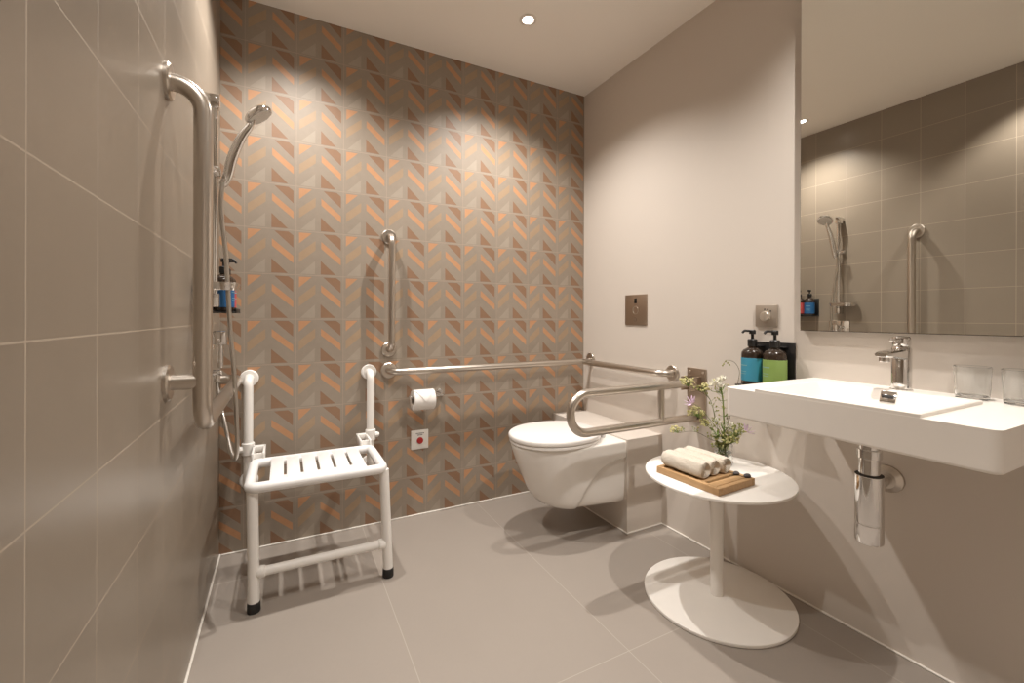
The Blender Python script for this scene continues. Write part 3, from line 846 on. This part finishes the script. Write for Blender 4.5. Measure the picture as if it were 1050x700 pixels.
# ---- bamboo tray
def local(cx_, cy_, ang):
    ca, sa = math.cos(ang), math.sin(ang)
    return lambda x, y: (cx_+x*ca-y*sa, cy_+x*sa+y*ca)
trx, try_, trang = 1.545, -1.155, R(2.5)
lw, ll = 0.096, 0.125            # half width and half length (long side runs away from the camera)
def rot_about(bm, ang, cx_, cy_):
    bmesh.ops.rotate(bm, verts=bm.verts, cent=(cx_, cy_, 0), matrix=Matrix.Rotation(ang, 3, 'Z')); return bm
t = thing('bamboo_tray', (trx, try_, tz), 'slatted light bamboo tray on the round side table', 'tray')
bm = BM()
z0, z1 = tz+0.0005, tz+0.024
for x0, x1, y0, y1 in ((-lw, -lw+0.016, -ll, ll), (lw-0.016, lw, -ll, ll), (-lw+0.016, lw-0.016, -ll, -ll+0.018), (-lw+0.016, lw-0.016, ll-0.018, ll)):
    box(bm, trx+x0, trx+x1, try_+y0, try_+y1, z0, z1, 0.002)
rot_about(bm, trang, trx, try_); link('tray_frame', bm, M['wood'], t)
ns = 5; sw = (2*ll-0.036)/ns
for k in range(ns):
    a = try_-ll+0.018+k*sw
    bm = BM(); box(bm, trx-lw+0.016, trx+lw-0.016, a+0.0065, a+sw-0.0065, z0+0.006, z1-0.003, 0.0015)
    rot_about(bm, trang, trx, try_); link('slat', bm, M['wood'], t)

# ---- three rolled hand towels
def towel(px, py, r, length, ang, label, seed, z):
    rnd = random.Random(seed)
    bm = BM(); N = 46; ST = 16
    loops = []
    ph = rnd.random()*6
    for i in range(ST+1):
        f = i/ST; y = (f-0.5)*length
        e = 1.0 - 0.10*max(0, abs(f-0.5)*2-0.86)/0.14
        lp = []
        for k in range(N):
            th = 2*PI*k/N
            rr_ = r*e*(1+0.045*math.sin(3*th+ph+f*2.2)+0.016*math.sin(7*th+f*9+ph)+0.02*math.sin(f*11+ph))
            step = 0.0045*max(0, 1-((th-2.1) % (2*PI))/1.2)          # outer edge of the cloth
            lp.append(((rr_+step)*math.cos(th), y, (rr_+step)*math.sin(th)*0.95))
        loops.append(lp)
    # rolled ends: spiral grooves made by concentric steps
    for sgn in (-1, 1):
        pass
    A = loops[0]; B = loops[-1]
    def endcap(L, out):
        res = []
        for q, d in ((0.90, 0.002), (0.80, -0.004), (0.70, 0.002), (0.60, -0.005), (0.50, 0.001), (0.38, -0.006), (0.26, 0.0), (0.13, -0.007), (0.02, -0.004)):
            res.append([(x*q, y+out*d, z_*q) for x, y, z_ in L])
        return res
    full = list(reversed(endcap(A, -1)))+loops+endcap(B, 1)
    rings(bm, full)
    bmesh.ops.rotate(bm, verts=bm.verts, cent=(0, 0, 0), matrix=Matrix.Rotation(ang, 3, 'Z'))
    zmin = min(v.co.z for v in bm.verts)
    bmesh.ops.translate(bm, verts=bm.verts, vec=(px, py, z-zmin))
    o = link('rolled_towel', bm, M['towel'], None, (px, py, z), sharp=70)
    tag(o, label, 'towel', 'rolled towels on the bamboo tray'); return o
P_ = local(trx, try_, trang); tzb = z1-0.0025
for k, (ox, oy, rr_, ln, da, lab) in enumerate((
        (-0.055, 0.034, 0.0310, 0.160, 0.01, 'cream rolled towel along the front edge of the bamboo tray'),
        (0.002, 0.036, 0.0300, 0.158, -0.02, 'cream rolled towel in the middle of three on the bamboo tray'),
        (0.057, 0.034, 0.0300, 0.160, 0.02, 'cream rolled towel nearest the wall on the bamboo tray'))):
    x, y = P_(ox, oy); towel(x, y, rr_, ln, trang+da, lab, 11+k, tzb)

# ---- dark pebbles
for k, (ox, oy, s, lab) in enumerate(((0.076, -0.070, 0.9, 'small dark pebble on the bamboo tray, nearer the towels'), (0.080, -0.107, 1.05, 'small dark pebble near the far corner of the bamboo tray'))):
    x, y = P_(ox, oy); bm = BM(); zc = z1-0.003
    bmesh.ops.create_icosphere(bm, subdivisions=3, radius=1)
    for v in bm.verts:
        c = v.co; w_ = 1+0.08*math.sin(3*c.x+k)+0.06*math.sin(4*c.y+2*k)
        v.co = Vector((c.x*0.0135*s*w_, c.y*0.0105*s*w_, c.z*0.0065*s*w_))
    zmin = min(v.co.z for v in bm.verts); bmesh.ops.translate(bm, verts=bm.verts, vec=(x, y, zc-zmin))
    o = link('pebble', bm, M['pebble'], None, (x, y, zc)); tag(o, lab, 'pebble', 'pebbles on the bamboo tray')

# ---- glass vase
vx, vy = 1.738, -1.087
t = thing('glass_vase', (vx, vy, tz), 'small clear glass vase of wild flowers on the side table', 'vase')
bm = BM(); lathe(bm, (vx, vy, tz+0.0004), (0, 0, 1), [(0, 0.029), (0.003, 0.0315), (0.075, 0.0325), (0.0758, 0.0318), (0.075, 0.0310), (0.010, 0.0290), (0.008, 0.025), (0.008, 0.0)], 40); link('vase_glass', bm, M['glass'], t)
bm = BM(); lathe(bm, (vx, vy, tz+0.0088), (0, 0, 1), [(0, 0.024), (0.002, 0.0286), (0.040, 0.0296), (0.0402, 0.0)], 36); link('water', bm, M['water'], t)

# ---- wild flowers: every stem is a thing with its own blossoms
FG = 'flower stems in the glass vase'
vroot = Vector((vx, vy, tz+0.014))
def base_pt(i):
    a = i*2.4; return vroot+Vector((0.016*math.cos(a), 0.016*math.sin(a), 0))
def neck_pt(i):
    a = i*1.7+0.6; return Vector((vx+0.017*math.cos(a), vy+0.017*math.sin(a), tz+0.078))
def stem_path(i, way):
    return smooth_curve([base_pt(i), neck_pt(i)]+[Vector(p) for p in way], 6)
def stem(i, way, name, label, mat, r0=0.0016, r1=0.0008, cat='flower', group=None):
    p = base_pt(i)
    t = thing(name, tuple(p), label, cat, group)
    cv = stem_path(i, way); n = len(cv)
    bm = BM(); sweep(bm, cv, [r0+(r1-r0)*k/(n-1) for k in range(n)], 7)
    link('stem', bm, mat, t); return t, cv
def petal(bm, c, d, length, width, curl=0.25, thick=0.0005):
    """one thin curved petal leaving c in direction d"""
    d = Vector(d).normalized(); a, b, _ = frame_of(d)
    up_ = b if b.z > 0 else -b
    sd = d.cross(up_).normalized()
    L0 = []
    prof_ = ((0, 0.10), (0.25, 0.7), (0.55, 1.0), (0.82, 0.75), (1.0, 0.12))
    top, bot = [], []
    for f, wv in prof_:
        m = Vector(c)+d*length*f+up_*length*curl*f*f
        h = sd*width*0.5*wv
        top.append([m-h+up_*thick, m+up_*(thick-width*0.12*wv), m+h+up_*thick]); bot.append([m+h-up_*thick, m-up_*(thick+width*0.12*wv), m-h-up_*thick])
    rings(bm, [a_+b_ for a_, b_ in zip(top, bot)])
def blossom(bm, c, axis, n, length, width, curl=0.3):
    a, b, ax = frame_of(axis)
    for k in range(n):
        th = 2*PI*k/n+0.3
        petal(bm, c, (a*math.cos(th)+b*math.sin(th))*0.8+ax*0.6, length, width, curl)
def umbel(t, c, rad, n, rnd, mat='seed', smat='stem', seedr=0.0032, start=None):
    """many small seed heads on fine rays"""
    c = Vector(c); o = Vector(start) if start is not None else c-Vector((0, 0, rad*0.9))
    bs, bd = BM(), BM()
    for k in range(n):
        th = rnd.random()*2*PI; ph = rnd.random()**0.6*PI*0.62
        d = Vector((math.sin(ph)*math.cos(th), math.sin(ph)*math.sin(th), math.cos(ph)*0.75))
        e = c+d*rad*(0.55+0.5*rnd.random())
        mid = (o+e)/2+Vector((rnd.uniform(-1, 1), rnd.uniform(-1, 1), rnd.uniform(-1, 1)))*rad*0.12
        sweep(bs, smooth_curve([o, mid, e], 3), 0.00055, 5)
        for q in range(3):
            ball(bd, e+Vector((rnd.uniform(-1, 1), rnd.uniform(-1, 1), rnd.uniform(-1, 1)))*0.004, seedr*(0.6+0.6*rnd.random()), (1, 1, 0.85), 7, 5)
    link('flower_rays', bs, M[smat], t)['kind'] = 'stuff'
    link('seed_head', bd, M[mat], t)['kind'] = 'stuff'
def side_buds(t, cv, n, rnd, lo=0.3, hi=0.9, spread=0.02, mat='seed', smat='stem', r=0.0026):
    """little buds on short stalks along a stem"""
    bs, bd = BM(), BM()
    for k in range(n):
        p = cv[min(len(cv)-1, int((lo+(hi-lo)*rnd.random())*(len(cv)-1)))]
        th = rnd.random()*2*PI
        e = p+Vector((math.cos(th), math.sin(th), rnd.uniform(0.2, 1.4)))*spread*(0.5+0.6*rnd.random())
        sweep(bs, [p, (p+e)/2+Vector((0, 0, -0.002)), e], 0.0005, 5)
        ball(bd, e, r*(0.7+0.6*rnd.random()), (1, 1, 1.25), 7, 5)
    link('bud_stalks', bs, M[smat], t)['kind'] = 'stuff'
    link('side_buds', bd, M[mat], t)['kind'] = 'stuff'
def leaves(t, cv, n, rnd, length=0.02, width=0.006, lo=0.35, hi=1.0, mat='leaf'):
    bm = BM()
    for k in range(n):
        f = lo+(hi-lo)*rnd.random(); p = cv[min(len(cv)-1, int(f*(len(cv)-1)))]
        th = rnd.random()*2*PI
        petal(bm, p, (math.cos(th), math.sin(th), rnd.uniform(0.1, 1.0)), length*(0.6+0.7*rnd.random()), width*(0.7+0.6*rnd.random()), rnd.uniform(-0.2, 0.3))
    link('leaves', bm, M[mat], t)

rnd = random.Random(5)
# tall white flower
t, cv = stem(0, [(1.740, -1.087, 0.600), (1.736, -1.085, 0.690), (1.727, -1.081, 0.752)], 'white_flower', 'tall white flower on a thick green stem, highest bloom in the vase', M['stem'], 0.0030, 0.0022)
bm = BM()
for c, s in (((1.734, -1.084, 0.768), 1.0), ((1.722, -1.078, 0.760), 1.0), ((1.706, -1.070, 0.752), 1.1), ((1.692, -1.063, 0.748), 0.9), ((1.712, -1.090, 0.745), 0.9)):
    blossom(bm, c, (rnd.uniform(-0.6, 0.2), rnd.uniform(-0.8, -0.1), 0.7), 6, 0.021*s, 0.012*s, 0.4)
link('blossom', bm, M['petal'], t)
bm = BM()
for c in ((1.724, -1.080, 0.752), (1.708, -1.073, 0.744), (1.696, -1.067, 0.740), (1.714, -1.086, 0.738)): sweep(bm, smooth_curve([(1.730, -1.082, 0.722), Vector(c)-Vector((0, 0, 0.012)), c], 4), 0.0010, 6)
link('flower_stalks', bm, M['stem'], t)
leaves(t, cv, 16, rnd, 0.026, 0.006, 0.3, 0.9, 'stem'); side_buds(t, cv, 34, rnd, 0.45, 0.95, 0.024)
# low white flowers
t, cv = stem(1, [(1.722, -1.080, 0.545), (1.705, -1.072, 0.572)], 'white_flower', 'low spray of small white flowers beside the thick green stem in the vase', M['stem'])
bm = BM()
for c in ((1.692, -1.063, 0.592), (1.702, -1.068, 0.560), (1.744, -1.092, 0.592), (1.713, -1.074, 0.612), (1.757, -1.100, 0.598), (1.712, -1.092, 0.540)):
    blossom(bm, c, (rnd.uniform(-0.6, 0.4), -0.6, 0.6), 5, 0.0150, 0.0105, 0.4)
link('blossom', bm, M['petal'], t)
bm = BM()
for c in ((1.692, -1.063, 0.590), (1.702, -1.068, 0.558), (1.744, -1.092, 0.590), (1.713, -1.074, 0.610), (1.757, -1.100, 0.596), (1.712, -1.092, 0.538)): sweep(bm, smooth_curve([cv[len(cv)//2], (Vector(c)+cv[len(cv)//2])/2+Vector((0, 0, 0.008)), c], 4), 0.0008, 5)
link('flower_stalks', bm, M['stem'], t)
leaves(t, cv, 14, rnd, 0.030, 0.008, 0.25, 1.0, 'stem')
# seed umbels leaning to the left
for i, (way, c, rad, n, lab) in enumerate((
        ([(1.715, -1.073, 0.600), (1.690, -1.060, 0.700)], (1.612, -1.021, 0.760), 0.030, 26, 'pale green seed head reaching over the end of the hinged rail'),
        ([(1.720, -1.076, 0.600), (1.695, -1.063, 0.690)], (1.668, -1.050, 0.738), 0.028, 22, 'pale green seed head in front of the hinged rail mounting plate'),
        ([(1.716, -1.074, 0.560), (1.680, -1.056, 0.610)], (1.642, -1.037, 0.646), 0.032, 34, 'dense pale green seed head between the two tubes of the hinged rail'),
        ([(1.715, -1.074, 0.550), (1.695, -1.064, 0.585)], (1.670, -1.052, 0.606), 0.020, 18, 'small pale green seed head at the end of the lower rail tube'),
        ([(1.700, -1.066, 0.540), (1.640, -1.036, 0.572)], (1.577, -1.003, 0.578), 0.024, 18, 'pale green seed head on a thin twig arching low to the left'))):
    end = Vector(c)-Vector((-0.3*rad, 0, 0.5*rad))
    t, cv = stem(2+i, way+[tuple(end)], 'seed_head_stem', lab, M['twig'] if i in (0, 4) else M['stem'], 0.0014, 0.0007, 'flower', FG)
    umbel(t, c, rad, n, rnd, start=tuple(end)); side_buds(t, cv, 14, rnd, 0.5, 0.95, 0.018, 'leaf')
# bushy olive foliage at the vase neck
for i, (c, rad, n, lab) in enumerate((((1.782, -1.110, 0.575), 0.036, 30, 'bushy olive seed sprig on the basin side of the vase'), ((1.758, -1.098, 0.545), 0.034, 30, 'short bushy olive sprig just above the vase rim'), ((1.728, -1.080, 0.520), 0.030, 24, 'short olive sprig hanging over the towel side of the vase rim'))):
    end = Vector(c)-Vector((0, 0, rad*0.6))
    t, cv = stem(7+i, [tuple((end+Vector((vx, vy, 0.53)))/2), tuple(end)], 'olive_sprig', lab, M['stem'], 0.0014, 0.0009, 'flower', FG)
    umbel(t, c, rad, n, rnd, 'leaf', 'stem', 0.0030, tuple(end)); leaves(t, cv, 26, rnd, 0.024, 0.007, 0.3, 1.0); side_buds(t, cv, 40, rnd, 0.4, 1.0, 0.034, 'seed')
# lilac flowers
for i, (way, c, ax, lab) in enumerate((
        ([(1.712, -1.072, 0.590), (1.660, -1.046, 0.660)], (1.632, -1.032, 0.680), (-0.7, 0.1, 0.5), 'lilac flower in front of the hinged rail, left in the bouquet'),
        ([(1.765, -1.100, 0.545), (1.795, -1.115, 0.562)], (1.815, -1.126, 0.572), (0.7, -0.2, 0.4), 'lilac flower below the washbasin edge, right in the bouquet'))):
    t, cv = stem(11+i, way+[c], 'lilac_flower', lab, M['stem'], 0.0012, 0.0007)
    bm = BM(); blossom(bm, c, ax, 8, 0.032, 0.0085, 0.15); link('blossom', bm, M['lilac'], t)
    bm = BM(); ball(bm, c, 0.0035); link('flower_centre', bm, M['seed'], t)
# thin curling twig
way = [(1.752, -1.094, 0.600), (1.778, -1.107, 0.700), (1.787, -1.112, 0.762), (1.792, -1.114, 0.806), (1.775, -1.105, 0.838), (1.748, -1.092, 0.846), (1.738, -1.087, 0.835)]
t, cv = stem(14, way, 'curled_twig', 'thin dark twig curling up beside the light blue bottle', M['twig'], 0.0013, 0.0007)
bm = BM()
for c in ((1.738, -1.087, 0.832), (1.744, -1.091, 0.842), (1.751, -1.094, 0.836), (1.734, -1.085, 0.826), (1.758, -1.097, 0.829)): ball(bm, c, 0.0030, (1, 1, 1.3), 8, 6)
link('buds', bm, M['leaf'], t)
t, cv = stem(15, [(1.752, -1.094, 0.600), (1.757, -1.096, 0.630), (1.770, -1.103, 0.655), (1.735, -1.085, 0.745), (1.720, -1.078, 0.690)][:3], 'dry_sprig', 'short dark dry sprig rising behind the low white flowers', M['twig'], 0.0014, 0.0008)
bm = BM()
for k in range(9):
    p = cv[-1-k]; ball(bm, p+Vector((rnd.uniform(-1, 1), rnd.uniform(-1, 1), rnd.uniform(-1, 1)))*0.004, 0.0035, (0.7, 0.7, 1.5), 8, 6)
link('buds', bm, M['twig'], t)

# ================================================================== CAMERA, WORLD, VIEW
yaw, roll = 0.4781, -0.003
f_ = Vector((math.sin(yaw), math.cos(yaw), 0)); r_ = Vector((math.cos(yaw), -math.sin(yaw), 0)); u_ = Vector((0, 0, 1))
cr, sr = math.cos(roll), math.sin(roll)
right = r_*cr-u_*sr; upv = r_*sr+u_*cr
cam = bpy.data.cameras.new('camera'); co = bpy.data.objects.new('camera', cam); COL.objects.link(co)
mw = Matrix((right, upv, -f_)).transposed().to_4x4(); mw.translation = Vector((0.24206, -2.2085, 1.00921))
co.matrix_world = mw
cam.sensor_fit = 'HORIZONTAL'; cam.sensor_width = 36.0
cam.lens = 36.0*450.449/1050.0
cam.shift_y = -(350.0-324.857)/1050.0
cam.clip_start = 0.01
SC.camera = co

wd = bpy.data.worlds.new('world'); SC.world = wd; wd.use_nodes = True
wd.node_tree.nodes['Background'].inputs[0].default_value = (0.9, 0.85, 0.8, 1); wd.node_tree.nodes['Background'].inputs[1].default_value = 0.3

SC.cycles.max_bounces = 12; SC.cycles.diffuse_bounces = 8; SC.cycles.glossy_bounces = 6
SC.cycles.transmission_bounces = 10; SC.cycles.transparent_max_bounces = 12
SC.cycles.caustics_reflective = True; SC.cycles.caustics_refractive = True; SC.cycles.blur_glossy = 0.6
SC.cycles.sample_clamp_indirect = 3.0
SC.cycles.use_denoising = True
SC.view_settings.view_transform = 'Standard'; SC.view_settings.look = 'None'
SC.view_settings.exposure = 0.21; SC.view_settings.gamma = 1.0
SC.view_settings.use_curve_mapping = False
